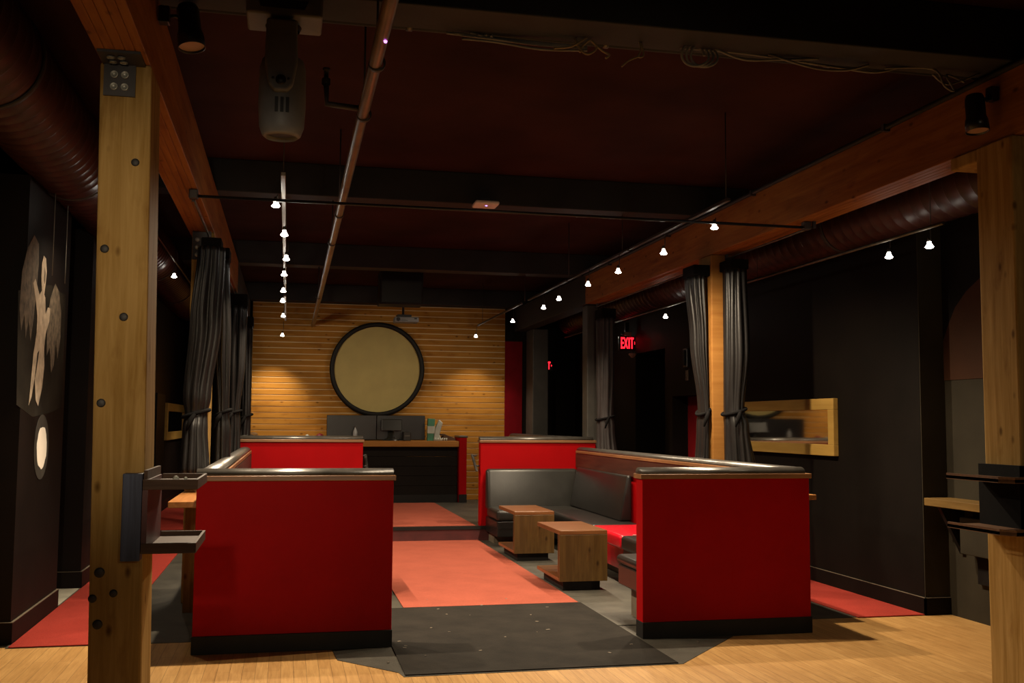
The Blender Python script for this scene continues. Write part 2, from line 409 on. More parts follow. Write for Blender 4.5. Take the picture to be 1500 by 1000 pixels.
beam('black painted far end of the right overhead beam', 3.87, 4.1, 13.15, 17.55, 3.1, 3.5, 'girder')
for y0, y1, lab, m in ((4.78, 5.08, 'dark grey ceiling girder nearest the camera, hung with cables', 'girder_g'),
                       (9.15, 9.42, 'black ceiling girder above the white access point', 'girder'),
                       (13.3, 13.56, 'black ceiling girder in front of the hanging black speaker', 'girder'),
                       (17.3, 17.56, 'black ceiling girder along the top of the boarded wall', 'girder')):
    beam(lab, -4.4, 5.9, y0, y1, 3.5, CE, m, 'ceiling_girder', 'girder')

# ------------------------------------------------------------------ booth partitions
def capline(pts_box, axis, y_or_x, a, b, z):
    pass
def trim_prof(c, w, z, axis):
    """wood cap board then half-round padded rail; c = centre across, w = width"""
    cap = [(c - w / 2, z), (c + w / 2, z), (c + w / 2, z + .034), (c - w / 2, z + .034)]
    rw = w * .43
    rail = [(c - rw, z + .034)] + [(c - rw * math.cos(PI * k / 10), z + .034 + .046 * math.sin(PI * k / 10) ** .8) for k in range(1, 10)] + [(c + rw, z + .034)]
    return cap, rail
def partition(label, x0, x1, yf, ye, side, zt, z0=0, flare=0, th=.135, inset=0):
    """front wall along x at yf, side wall ('l' or 'r') running back to ye"""
    t = thing('booth_partition', label, 'partition', ((x0 + x1) / 2, yf, z0))
    sx0, sx1 = (x0, x0 + th) if side == 'l' else (x1 - th - inset, x1 - inset)
    def sk(x, y, z): return (x + flare * max(0, y - yf) / (ye - yf), y, z)
    link('front_panel', B(x0, x1, yf, yf + th, z0, zt, bev=.004), 'red', t)
    link('side_panel', B(sx0, sx1, yf + th, ye, z0, zt).map(sk), 'red', t)
    link('kickboard', MB().box(x0 - .004, x1 + .004, yf - .012, yf + th + .004, z0, z0 + .115, bev=.003)
         .box(sx0 - .006, sx1 + .006, yf + th, ye - .01, z0, z0 + .115).map(sk), 'base', t)
    cap, rail = trim_prof(yf + th / 2, th + .03, zt, 'x')
    link('cap_board', MB().prism(cap, x0 - .015, x1 + .015, 'x', bev=.004), 'trimwood', t)
    link('padded_rail', MB().prism(rail, x0 - .003, x1 + (.0 if side == 'l' else -.03), 'x', smooth=True), 'rail', t)
    cap, rail = trim_prof((sx0 + sx1) / 2, th + .03, zt + .0005, 'y')
    link('cap_board', MB().prism(cap, yf + th + .0155, ye - .002, 'y', bev=.004).map(sk), 'trimwood_y', t)
    link('padded_rail', MB().prism(rail, yf + th - .03, ye - .004, 'y', smooth=True).map(sk), 'rail', t)
    return t
pa = partition('red half wall of the left front booth with a black kickboard', -.565, .717, 7.02, 13.09, 'l', 1.108)
pb = partition('red half wall of the right front booth with a black kickboard', 2.468, 3.757, 6.955, 13.09, 'r', 1.112, flare=.115)
link('inner_panel', B(3.605, 3.622, 7.1, 13.08, .93, 1.105).map(lambda x, y, z: (x + .115 * (y - 6.955) / 6.14, y, z)), 'darkwood', pb)
link('inner_panel', B(-.43, -.415, 7.2, 13.08, .9, 1.10), 'darkwood', pa)
pc = partition('red half wall of the left rear booth on the platform', -.587, .945, 13.1, 17.0, 'l', 1.246, .004)
pd = partition('red half wall of the right rear booth on the platform, behind the black banquette', 2.452, 4.0, 13.1, 17.3, 'r', 1.246, .004, inset=.125)
# sloping grab rails at the step
for x, s, lab, y0, z0 in ((2.40, 1, 'short sloping grab rail on the end of the right rear red half wall', 13.05, .885),
                          (1.0, -1, 'short sloping grab rail on the end of the left rear red half wall', 13.05, .885)):
    t = thing('grab_rail', lab, 'handrail', (x, 13.25, .98))
    link('bar', MB().prism([(y0, z0), (y0 + .04, z0 - .012), (y0 + .41, z0 + .19), (y0 + .37, z0 + .205)], x - .015, x + .015, 'x', bev=.004), 'steel', t)
    for yy, zz in ((13.16, .945), (13.38, 1.07)):
        link('standoff', MB().tube([(x, yy, zz), (x + s * .052, yy, zz)], .011, 10), 'bracket', t)
tag(t, t['label'], 'handrail')

# ------------------------------------------------------------------ banquettes
def skew(x, y, z): return (x + .115 * (y - 6.955) / 6.14, y, z)
def mirx(x, y, z): return (3.36 - x, y, z)
def seatbox(x0, x1, y0, y1, z0=.31, z1=.445, bev=.035):
    bm = bmesh.new()
    nx, ny = 8, 8
    mb = B(x0, x1, y0, y1, z0, z1, bev=bev, seg=4, smooth=True)
    return mb
def banq(label, parts, loc, fn):
    t = thing('banquette', label, 'banquette', loc)
    for nm, mb, m in parts: link(nm, mb.map(fn) if fn else mb, m, t)
    return t
def back_run(fn, lab, loc):
    slope = [(12.965, .40), (13.07, .40), (13.07, .925), (13.0, .925)]
    bkr = MB().prism([(12.85, .40), (13.07, .40), (13.07, .915), (12.96, .915)], 2.505, 3.715, 'x', bev=.045, seg=5, smooth=True)
    return banq(lab, [('plinth', B(2.56, 3.72, 12.72, 13.07, .003, .13), 'plinth'),
                      ('base', B(2.52, 3.16, 12.34, 13.07, .12, .31, bev=.012), 'leather'),
                      ('seat_cushion', seatbox(2.51, 3.70, 12.30, 12.96, .315, .445), 'leather2'),
                      ('backrest', bkr, 'leather2')], loc, fn)
def right_run(fn, y0, y1, lab, seatm, loc, back=True):
    P = [('plinth', B(3.24, 3.60, y0, y1, .003, .13), 'plinth'),
         ('base', B(3.09, 3.60, y0, y1, .12, .318), 'leather' if seatm != 'redleather' else 'redleather'),
         ('seat_cushion', seatbox(3.06, 3.60, y0 + .003, y1 - .003, .315, .45), seatm)]
    if back:
        P.append(('backrest', MB().prism([(3.46, .45), (3.60, .45), (3.60, .94), (3.55, .94)], y0 + .30, 12.835, 'y', bev=.022, seg=4, smooth=True), 'leather'))
    return banq(lab, P, loc, fn)
def front_run(fn, lab, loc):
    return banq(lab, [('plinth', B(2.68, 3.05, 7.11, 7.82, .003, .25), 'plinth'),
                      ('base', B(2.585, 3.05, 7.11, 7.86, .245, .40, bev=.01), 'leather'),
                      ('seat_cushion', seatbox(2.575, 3.05, 7.10, 7.89, .40, .475), 'leather')], loc, fn)
for side in ('r', 'l'):
    R = side == 'r'
    w = 'right' if R else 'left'
    fs = skew if R else (lambda x, y, z: mirx(x, y, z))
    f0 = None if R else mirx
    X = (lambda x: x) if R else (lambda x: 3.36 - x)
    back_run(f0, ('black vinyl banquette against the rear red panel of the right booth, behind the wooden tables' if R else 'black vinyl banquette hidden at the rear of the left booth'), (X(3.1), 12.7, 0))
    right_run(fs, 10.38, 12.29, ('black vinyl banquette with sloping backrest along the right side of the right booth' if R else 'black vinyl banquette hidden along the side of the left booth'), 'leather', (X(3.4), 11.3, 0))
    if R:
        right_run(fs, 9.38, 10.37, 'bright red vinyl seat section with white stitch marks beside the front wooden table', 'redleather', (3.4, 9.9, 0), back=False)
        right_run(fs, 7.92, 9.37, 'low black seat section in front of the red seat in the right booth', 'leather', (3.4, 8.6, 0), back=False)
        front_run(None, 'black vinyl bench end sticking out behind the right front red half wall', (2.9, 7.5, 0))
stt = MB().tube([(3.19 + i * .018, 9.385 + (.028 if i % 2 else 0), .447) for i in range(15)], .0035, 6)
for o in list(COL.objects):
    if o.type == 'EMPTY' and o.get('label', '').startswith('bright red vinyl seat'):
        link('white_stitching', stt.map(skew), 'bagw', o)

# ------------------------------------------------------------------ small C-shaped tables
def ctable(label, x0, y0, loc):
    t = thing('side_table', label, 'table', loc)
    x1, y1 = x0 + .447, y0 + .85
    link('end_panel', MB().box(x0, x1, y0, y0 + .030, .088, .503, bev=.003), 'table', t)
    link('inner_panel', MB().box(x0 + .004, x1 - .004, y0 + .055, y0 + .085, .122, .503, bev=.003), 'table', t)
    link('top', B(x0, x1, y0, y1, .5035, .541, bev=.004), 'table_top', t)
    link('bottom_shelf', B(x0, x1, y0 + .0305, y1, .088, .121, bev=.004), 'table_top', t)
    link('plinth', B(x0 + .045, x1 - .055, y0 + .05, y1 - .1, .003, .0875), 'base', t)
    return t
ctable('front one of two wooden C shaped tables beside the right banquette', 2.412, 9.0, (2.63, 9.4, 0))
ctable('rear one of two wooden C shaped tables in front of the black banquette', 2.44, 11.0, (2.66, 11.4, 0))
ctable('front wooden C shaped table hidden in the left booth', .45, 9.0, (.72, 9.4, 0))
ctable('rear wooden C shaped table hidden in the left booth', .44, 11.0, (.70, 11.4, 0))

# ------------------------------------------------------------------ drink shelves
t = thing('drink_shelf', 'two tier brown drink tray bolted to the left timber post', 'shelf', (-.5, 4.95, .9))
link('plank', B(-.682, -.602, 4.685, 4.766, .90, 1.272, bev=.003), 'plank_b', t)
link('side_board', B(-.60, -.578, 4.69, 5.20, .94, 1.245).map(lambda x, y, z: (x, y, z)), 'maroon', t)
link('back_lip', B(-.60, -.585, 4.72, 5.2, 1.246, 1.285), 'walnut', t)
for z0 in (1.207, .934):
    b = link('tray', MB().box(-.577, -.385, 4.70, 5.22, z0, z0 + .018), 'walnut', t)
    link('tray_lip', MB().box(-.60, -.372, 4.685, 4.70, z0 - .004, z0 + .04, bev=.002).box(-.385, -.372, 4.70, 5.22, z0 - .004, z0 + .04, bev=.002).box(-.577, -.385, 5.207, 5.22, z0, z0 + .04, bev=.002), 'walnut', b)
for (x, y, s) in ((-.50, 5.05, .014), (-.46, 5.09, .009)):
    single('crumpled_wrapper', 'larger pale crumpled scrap on the left drink tray' if s > .01 else 'smaller pale crumpled scrap on the left drink tray', 'litter',
           MB().lathe([(0, 0), (s, .002), (s * 1.1, s * .6), (s * .6, s * 1.3), (0, s * 1.4)], (x, y, 1.225), n=6, smooth=False), 'bagw', (x, y, 1.225))
t = thing('drink_shelf', 'two tier brown drink shelf wrapped around the right timber post', 'shelf', (3.8, 4.8, .9))
link('upper_panel', MB().box(3.815, 3.848, 4.76, 5.13, .955, 1.292).box(3.815, 4.11, 4.76, 4.795, .955, 1.292), 'header', t)
for z0 in (1.212, .943):
    pts = [(3.61, 5.13), (3.61, 4.70), (3.655, 4.63), (4.2, 4.63), (4.2, 4.755), (3.81, 4.755), (3.81, 5.13)]
    b = link('tray', MB().prism(pts, z0, z0 + .016, 'z'), 'walnut2', t)
    lp = MB()
    for (ax, ay), (bx, by) in zip(pts[:3], pts[1:4]):
        d = Vector((bx - ax, by - ay)).normalized(); n = Vector((d.y, -d.x)) * .013
        lp.prism([(ax, ay), (bx, by), (bx - n.x, by - n.y), (ax - n.x, ay - n.y)], z0 - .004, z0 + .028, 'z')
    link('tray_lip', lp, 'walnut2', b)
# ledges outside the booths and on the recess wall
t = thing('drink_ledge', 'orange wooden ledge with a leg on the outside of the left booth', 'ledge', (-.69, 8.4, 0))
link('top', B(-.815, -.567, 7.72, 8.95, .88, .925, bev=.004), 'ledge', t)
link('leg', B(-.765, -.60, 8.52, 8.64, .003, .879, bev=.004), 'post', t)
t = thing('drink_ledge', 'narrow wooden ledge on the outside of the right booth', 'ledge', (3.9, 8.2, 0))
link('top', B(3.80, 4.01, 7.31, 8.8, .925, .965, bev=.004), 'ledge', t)
link('leg', B(3.83, 3.95, 8.5, 8.62, .003, .924, bev=.004), 'post', t)
t = thing('wall_ledge', 'wooden wall ledge on a black bracket in the right recess', 'ledge', (5.1, 6.6, .85))
link('top', B(4.98, 5.219, 5.6, 7.37, .87, .93, bev=.004), 'ledge_d', t)
link('bracket', MB().prism([(5.005, .869), (5.218, .869), (5.218, .50), (5.20, .50)], 7.20, 7.24, 'y'), 'black', t)
link('bracket', MB().prism([(5.005, .869), (5.218, .869), (5.218, .50), (5.20, .50)], 6.0, 6.04, 'y'), 'black', t)
t = thing('wall_box', 'grey metal box under the right wall ledge', 'box', (5.15, 6.8, .55))
link('body', B(5.10, 5.218, 6.2, 7.10, .52, .80, bev=.006), 'wall_g', t)
link('vent', B(5.19, 5.218, 6.2, 7.02, .30, .519), 'black', t)

# ------------------------------------------------------------------ curtains
def curtain(label, rows, hdr, folds=11, mat='curtain', tie=None, seed=0, group='tied back curtains'):
    """rows: (z, x0, x1, y0, y1) bundle extents from top to bottom"""
    rnd = random.Random(seed)
    top = rows[0]; bot = rows[-1]
    t = thing('curtain', label, 'curtain', ((top[1] + top[2]) / 2, (top[3] + top[4]) / 2, bot[0]), group)
    n = folds * 8; ph = [rnd.uniform(-.5, .5) for _ in range(folds)]; am = [rnd.uniform(.55, 1.15) for _ in range(folds)]
    zs = []
    K = 46
    def lerp_row(z):
        for a, b in zip(rows, rows[1:]):
            if a[0] >= z >= b[0]:
                u = (a[0] - z) / (a[0] - b[0]); u = u * u * (3 - 2 * u)
                return [a[i] + (b[i] - a[i]) * u for i in range(1, 5)]
        return rows[-1][1:]
    vs = []
    for k in range(K + 1):
        z = top[0] + (bot[0] - top[0]) * k / K
        x0, x1, y0, y1 = lerp_row(z)
        cx, cy, a, b = (x0 + x1) / 2, (y0 + y1) / 2, (x1 - x0) / 2, (y1 - y0) / 2
        dt = abs(z - tie) if tie else 1
        pin = min(1, .35 + dt * 2.2)
        for j in range(n):
            th = 2 * PI * j / n
            fi = int(j / 8) % folds; fu = (j % 8) / 8
            amp = am[fi] * (.30 - .08 * math.cos(6 * k / K + ph[fi] * 4)) * pin
            r = 1 - amp * (1 - abs(math.sin(PI * (fu + .0)))) ** 1.3
            sway = .06 * math.sin(k * .13 + fi * 1.7) * pin
            vs.append((cx + a * r * math.cos(th + sway), cy + b * r * math.sin(th + sway), z))
    mb = MB(); fsx = [(k * n + j, k * n + (j + 1) % n, (k + 1) * n + (j + 1) % n, (k + 1) * n + j) for k in range(K) for j in range(n)]
    mb.add(vs, fsx, True); mb.add(vs[:n], [tuple(range(n))]); mb.add(vs[-n:], [tuple(range(n))[::-1]])
    link('drape', mb, mat, t)
    x0, x1, y0, y1 = hdr[:4]
    link('header_tape', B(x0, x1, y0, y1, top[0] - .005, top[0] + hdr[4], bev=.01), 'header', t)
    if tie:
        x0, x1, y0, y1 = lerp_row(tie); m2 = MB()
        cx, cy = (x0 + x1) / 2, (y0 + y1) / 2
        ring = [(cx + ((x1 - x0) / 2 + .012) * math.cos(q), cy + ((y1 - y0) / 2 + .012) * math.sin(q), tie + .03 * math.cos(q)) for q in [2 * PI * k / 24 for k in range(25)]]
        m2.tube(ring, .016, 8, False)
        m2.tube([ring[18], (ring[18][0] - .03, ring[18][1] - .03, tie - .05), (ring[18][0] - .06, ring[18][1] - .03, tie - .14)], [.014, .02, .008], 8)
        link('tieback', m2, 'header', t)
    return t
curtain('nearest charcoal curtain on the left, tied in front of the left timber post', [(2.93, -.755, -.53, 8.62, 8.93), (2.3, -.80, -.545, 8.60, 8.93), (1.7, -.835, -.61, 8.62, 8.92), (1.55, -.815, -.635, 8.66, 8.86), (1.45, -.83, -.63, 8.62, 8.90), (1.08, -.845, -.605, 8.58, 8.93)],
        (-.72, -.56, 8.65, 8.9, .07), 9, tie=1.56, seed=1)
curtain('charcoal curtain just behind the left timber post', [(2.93, -.66, -.53, 9.30, 9.6), (2.2, -.66, -.50, 9.3, 9.6), (1.56, -.62, -.50, 9.33, 9.52), (1.4, -.63, -.48, 9.3, 9.56), (.35, -.64, -.46, 9.3, 9.6)],
        (-.65, -.53, 9.32, 9.58, .1), 7, tie=1.57, seed=2)
curtain('further charcoal curtain on the left before the dark post', [(2.90, -.75, -.50, 12.75, 13.15), (2.2, -.76, -.51, 12.75, 13.15), (1.6, -.72, -.56, 12.8, 13.1), (1.5, -.73, -.55, 12.8, 13.1), (.5, -.78, -.52, 12.75, 13.08)],
        (-.75, -.50, 12.8, 13.1, .14), 9, tie=1.60, seed=3)
curtain('farthest dark curtain on the left against the boarded wall', [(2.72, -.62, -.45, 13.5, 13.8), (1.6, -.58, -.45, 13.5, 13.8), (1.3, -.6, -.45, 13.5, 13.8), (.4, -.62, -.45, 13.5, 13.8)],
        (-.62, -.45, 13.5, 13.8, .12), 6, tie=1.56, seed=4)
curtain('black curtain right of the brightly lit timber post', [(2.93, 3.93, 4.14, 8.66, 8.95), (2.2, 3.93, 4.16, 8.66, 8.95), (1.62, 3.935, 4.11, 8.7, 8.95), (1.5, 3.93, 4.14, 8.66, 8.95), (1.0, 3.92, 4.22, 8.64, 8.95)],
        (3.94, 4.12, 8.68, 8.94, .09), 9, tie=1.62, seed=5, mat='curtain')
curtain('black curtain left of the brightly lit timber post', [(2.90, 3.69, 3.86, 8.97, 9.29), (2.3, 3.74, 3.86, 8.97, 9.27), (1.62, 3.81, 3.86, 8.98, 9.22), (1.5, 3.80, 3.86, 8.97, 9.24), (1.0, 3.785, 3.86, 8.97, 9.28)],
        (3.70, 3.865, 8.98, 9.26, .10), 9, tie=1.62, seed=6)
curtain('dark grey brown curtain beside the exit sign', [(2.88, 3.965, 4.20, 12.75, 13.13), (2.2, 3.97, 4.19, 12.75, 13.13), (1.6, 3.975, 4.185, 12.8, 13.08), (1.48, 3.97, 4.2, 12.78, 13.1), (.5, 3.93, 4.33, 12.7, 13.13)],
        (3.99, 4.19, 12.8, 13.1, .13), 9, 'curtain_r', tie=1.58, seed=7)
def rod(label, pts, r, mat, name='curtain_rod', cat='rod', n=10):
    t = thing(name, label, cat, pts[0])
    link('bar', MB().tube(pts, r, n), mat, t)
    return t
for lab, pts in (('thin curtain rod under the near left beam', [(-.675, 7.4, 3.045), (-.675, 8.95, 3.045)]), ('thin curtain rod under the far left beam', [(-.66, 9.3, 3.045), (-.66, 13.1, 3.045)]),
                 ('thin curtain rod under the near right beam', [(4.02, 7.3, 3.06), (4.02, 8.95, 3.06)]), ('thin curtain rod under the far right beam', [(4.02, 9.3, 3.06), (4.02, 13.1, 3.06)])):
    t = rod(lab, pts, .009, 'steel')
    for q in pts: link('rod_bracket', B(q[0] - .012, q[0] + .012, q[1] - .012, q[1] + .012, q[2] - .015, 3.1), 'bracket', t)
t = rod('long thin black bar spanning between the two timber beams', [(-.67, 7.33, 3.055), (4.0, 7.33, 3.055)], .011, 'can', 'cross_bar', 'bar')
for x in (-.67, 3.97): link('clamp', MB().box(x - .03, x + .03, 7.30, 7.36, 3.035, 3.099, bev=.006), 'bracket', t)

# ------------------------------------------------------------------ lamps
def spot(parent, loc, watts, tgt, angle=110, blend=.6, color=(1, .80, .56), r=.03):
    L = bpy.data.lights.new('spot', 'SPOT'); L.energy = watts; L.color = color; L.spot_size = math.radians(angle); L.spot_blend = blend; L.shadow_soft_size = r
    o = bpy.data.objects.new('spot', L); COL.objects.link(o)
    base = parent.location if parent else Vector((0, 0, 0))
    o.location = Vector(loc) - base
    o.rotation_euler = (Vector(tgt) - Vector(loc)).to_track_quat('-Z', 'Y').to_euler()
    if parent: o.parent = parent
    return o
def lamp(label, x, y, z, ztop, group, watts, tgt, angle=140, sc=1):
    t = thing('track_lamp', label, 'lamp', (x, y, z), group)
    link('stem', MB().tube([(x + .012, y, ztop), (x + .012, y, z + .07), (x, y, z + .045)], .004, 6), 'steel', t)
    link('socket', MB().lathe([(0, .055), (.012, .055), (.014, .03), (.010, .026)], (x, y, z), n=10), 'steel', t)
    sh = link('glass_shade', MB().lathe([(.008, .030), (.014, .024), (.016, .010), (.026 * sc, -.006), (.032 * sc, -.012), (.024 * sc, -.020), (.010, -.024), (0, -.025)], (x, y, z), n=8, smooth=False), 'bulb', t)
    spot(t, (x, y, z - .05), watts, tgt, angle, .9)
    return t
ordn = ['first and nearest', 'second', 'third', 'fourth', 'fifth', 'sixth', 'seventh', 'farthest']
LW, RW = 175, 175
LL = [(-.114, 7.45), (-.055, 8.11), (-.04, 9.34), (-.062, 10.35), (-.074, 11.66), (-.085, 12.66), (-.085, 14.47), (-.105, 17.0)]
for (x, y), o in zip(LL, ordn):
    lamp('%s lit lamp along the left ceiling track' % o, x, y, 3.05 if y < 7.5 else 2.96 if y < 16.5 else 2.90, 3.12, 'lamps on the left ceiling track', LW * (2.9 if y < 7.5 else 1.2 if y < 8.5 else .95 if y > 16 else (.52) if y > 13.5 else 1), (x + .2, y - .8, 0) if y < 8.5 else (x - .35, y + .3, .6) if y > 16 else (1.2, 16.4, .2) if y > 13.5 else (x + .5, y + .15, 0), 95 if y > 16 else 140)
RL = [(3.247, 7.45), (3.10, 8.18), (3.07, 9.32), (3.055, 10.28), (3.08, 11.56), (3.13, 12.5), (3.13, 14.32), (3.08, 16.99)]
for (x, y), o in zip(RL, ordn):
    lamp('%s lit lamp along the right ceiling track' % o, x, y, 3.05 if y < 7.5 else 2.96, 3.12, 'lamps on the right ceiling track', RW * (2.2 if y < 7.5 else 1.7 if y < 8.5 else .6 if y > 16 else (.52) if y > 13.5 else 1), (x, y - .9, 0) if y < 7.5 else (x + .35, y + .5, 0) if y < 8.5 else (x + .1, y + .15, 0) if y > 16 else (1.9, 16.4, .2) if y > 13.5 else (x - .3, y + .1, 0), 105 if y > 16 else 165 if 7.5 < y < 8.5 else 140)
for x, lab in ((-.062, 'pale track bar with a row of lamps at the left of the ceiling'), (3.10, 'track bar with a row of lamps at the right of the ceiling')):
    t = thing('lighting_track', lab, 'lighting track', (x, 12, 3.13))
    segs = [(6.85, 9.05), (9.1, 11.2), (11.25, 13.2), (13.6, 16.9)]
    for a, b in segs:
        s = link('track_bar', B(x - .016, x + .016, a, b, 3.12, 3.145, bev=.004), 'track' if x < 1 else 'bracket', t)
    for y in (6.9, 9.28, 11.2, 13.42, 16.5):
        link('hanger', MB().tube([(x, y, 3.14), (x, y, 3.5 if abs(y - 9.28) < .1 or abs(y - 13.42) < .1 else CE)], .004, 6), 'bracket', t)
for (y, z, lab) in ((7.03, 2.805, 'lit lamp over the right aisle, second nearest, below the maroon duct'), (6.52, 2.80, 'lit lamp over the right aisle nearest the right timber post'), (11.82, 2.815, 'lit lamp over the right aisle near the exit sign'), (15.12, 2.86, 'small lit lamp far back in the right aisle beside the dark post')):
    lamp(lab, 4.5, y, z, 2.93, 'lamps over the right aisle', 11, (4.4, y, 0), 100)
t = thing('conduit', 'pale thin conduit carrying the right aisle lamps', 'conduit', (4.5, 10, 2.93))
link('pipe', MB().tube([(4.5, 6.35, 2.93), (4.5, 16.5, 2.93)], .013, 8), 'steel', t)
for y in (6.5, 9.3, 13.4): link('hanger', MB().tube([(4.5, y, 2.94), (4.5, y, CE)], .004, 6), 'bracket', t)
lamp('added lamp over the left red carpet strip, unseen behind the left timber post', -1.30, 8.3, 3.10, 3.3, 'lamps over the left aisle', 40, (-1.4, 8.3, 0), 140)  # extra unseen lamp, added to brighten the side carpet
lamp('lit lamp in front of the shiny duct in the left aisle', -1.30, 12.2, 3.15, 3.3, 'lamps over the left aisle', 26, (-1.4, 12.3, 0), 140)
t = thing('conduit', 'thin conduit carrying the left aisle lamp beside the duct', 'conduit', (-1.29, 12, 3.31))
link('pipe', MB().tube([(-1.288, 8.2, 3.31), (-1.288, 17.3, 3.31)], .012, 8), 'steel', t)
for y in (9.35, 13.4): link('hanger', MB().tube([(-1.288, y, 3.32), (-1.288, y, CE)], .004, 6), 'bracket', t)

# ducts
def duct(label, x, z, r, y0, y1):
    t = thing('air_duct', label, 'duct', (x, (y0 + y1) / 2, z - r))
    prof = []; y = y0
    while y < y1:
        prof += [(r, y), (r, y + .11), (r + .008, y + .118), (r + .008, y + .128), (r, y + .136)]; y += .14
    link('spiral_pipe', MB().lathe(prof, (x, 0, z), (0, 1, 0), 36), 'duct', t)
    yy = y0 + 1.0
    while yy < y1:
        link('strap', MB().lathe([(r + .004, yy), (r + .014, yy), (r + .014, yy + .04), (r + .004, yy + .04)], (x, 0, z), (0, 1, 0), 36), 'bracket', t)
        link('hanger', MB().tube([(x, yy + .02, z + r), (x, yy + .02, CE)], .006, 6), 'bracket', t)
        yy += 2.3
    return t
duct('fat maroon spiral duct above the left wall and mural', -1.62, 3.50 - .06, .29, 2.5, 17.5)
duct('maroon spiral duct over the right aisle', 4.76, 3.25, .22, 2.5, 17.0)

# ceiling pipe with rings and sprinkler branch
t = thing('sprinkler_pipe', 'long bronze ceiling pipe running to the boarded wall', 'pipe', (.36, 10, 3.12))
link('pipe', MB().tube([(.352, -2, 3.12), (.352, 5.5, 3.12), (.37, 11, 3.12), (.39, 17.55, 3.12)], .031, 16), 'pipe', t)
for y in (4.55, 5.35, 8.0, 9.3, 13.4):
    link('hanger_ring', MB().lathe([(.031, 0), (.039, 0), (.039, .03), (.031, .03)], (.36, y, 3.12), (0, 1, 0), 18), 'bracket', t)
    link('hanger_rod', MB().tube([(.36, y + .015, 3.155), (.36, y + .015, 3.5 if y in (9.3, 13.4) else CE)], .006, 6), 'bracket', t)
link('branch_pipe', MB().tube([(.35, 5.27, 3.12), (.16, 5.22, 3.12), (.155, 5.22, 3.25)], .016, 10), 'bracket', t)
link('sprinkler_head', MB().lathe([(.022, 0), (.022, .03), (.012, .035), (.012, .07), (.02, .075), (.02, .085), (0, .085)], (.155, 5.22, 3.22), n=10), 'steel', t)
link('lit_dot', MB().lathe([(0, -.006), (.006, -.004), (.008, .004)], (.365, 4.2, 3.086), n=8), 'violet', t)  # small glowing violet dot under the pipe

# wireless access point under the second girder
t = thing('access_point', 'white rounded wireless access point with a blue light on the girder', 'access point', (1.70, 9.0, 3.46))
link('mount', B(1.66, 1.74, 8.96, 9.16, 3.485, 3.52), 'bracket', t)
bd = link('body', B(1.60, 1.82, 8.90, 9.11, 3.452, 3.488, bev=.017, seg=4, smooth=True), 'white', t)
link('lit_dot', MB().lathe([(.0, -.004), (.008, -.003), (.011, .002)], (1.71, 8.97, 3.452), n=12), 'blue', bd)

# moving-head stage light
t = thing('stage_light', 'dark grey moving head stage light hanging from the near girder', 'stage light', (-.055, 4.88, 2.84))
bd = link('base', MB().box(-.23, .12, 4.76, 5.00, 3.385, 3.485, bev=.012, seg=3), 'mover', t)
link('display_panel', MB().prism([(-.165, 3.415), (.035, 3.415), (.055, 3.455), (0, 3.455), (-.02, 3.47), (-.1, 3.47), (-.115, 3.455), (-.175, 3.455)], 4.752, 4.764, 'y'), 'mover_d', bd)
link('clamp', MB().box(-.15, -.09, 4.83, 4.93, 3.485, 3.52).box(-.02, .04, 4.83, 4.93, 3.485, 3.52), 'mover_d', t)
link('neck', MB().lathe([(.075, 0), (.085, .02), (.06, .035)], (-.06, 4.88, 3.35), n=24), 'mover_d', t)
link('yoke', MB().prism([(-.135, 3.36), (.005, 3.36), (.01, 3.16), (-.01, 3.05), (-.035, 3.02), (-.095, 3.02), (-.12, 3.05), (-.14, 3.16)], 4.74, 4.79, 'y', bev=.012, seg=3, smooth=False)
     .box(-.13, 0, 4.75, 5.02, 3.335, 3.365, bev=.01).prism([(-.135, 3.36), (.005, 3.36), (-.01, 3.05), (-.12, 3.05)], 4.98, 5.03, 'y', bev=.012, seg=3), 'mover', t)
hd = link('head', MB().lathe([(0, .40), (.06, .395), (.098, .37), (.108, .33), (.11, .15), (.104, .05), (.09, .012), (.075, 0), (.072, .02), (0, .02)], (-.058, 4.885, 2.835), n=28), 'mover', t)
link('lens', MB().lathe([(0, .012), (.05, .010), (.07, .016)], (-.058, 4.885, 2.838), n=24), 'mover_d', hd)
link('grille', MB().box(-.09, -.075, 4.773, 4.78, 2.93, 3.0).box(-.065, -.05, 4.773, 4.78, 2.93, 3.0).box(-.04, -.025, 4.773, 4.78, 2.93, 3.0), 'mover_d', hd)
link('pivot_cap', MB().lathe([(0, 0), (.022, .0), (.026, .012)], (-.065, 4.733, 3.07), (0, 1, 0), 18), 'mover_d', t)
for x in (-.10, -.03): link('bolt', MB().lathe([(0, 0), (.006, 0), (.006, .012)], (x, 4.733, 3.075), (0, 1, 0), 8), 'mover_d', t)

# can spotlights (switched off) on the beams
def can(label, c, d, arm0):
    t = thing('can_spotlight', label, 'spotlight', c); c = Vector(c); d = Vector(d).normalized()
    link('can', MB().lathe([(0, -.13), (.044, -.13), (.052, -.11), (.054, .0), (.062, .02), (.064, .085), (.060, .085), (.058, .03)], c, d, 24), 'can', t)
    link('lens', MB().lathe([(0, .068), (.059, .074)], c, d, 24), 'lens', t)
    link('yoke', MB().tube([arm0, Vector(arm0).lerp(c, .45) + Vector((0, 0, .035)), c - d * .03], .009, 8), 'can', t)
    link('clamp', MB().box(arm0[0] - .025, arm0[0] + .025, arm0[1] - .03, arm0[1] + .03, arm0[2] - .035, arm0[2] + .045, bev=.006), 'can', t)
    return t
can('black can spotlight on the left beam beside the stage light', (-.495, 4.98, 3.35), (.14, -.12, -1), (-.610, 4.95, 3.40))
can('black can spotlight on the right beam above the timber post', (3.755, 4.98, 3.235), (.0, -.1, -1), (3.84, 4.95, 3.36))

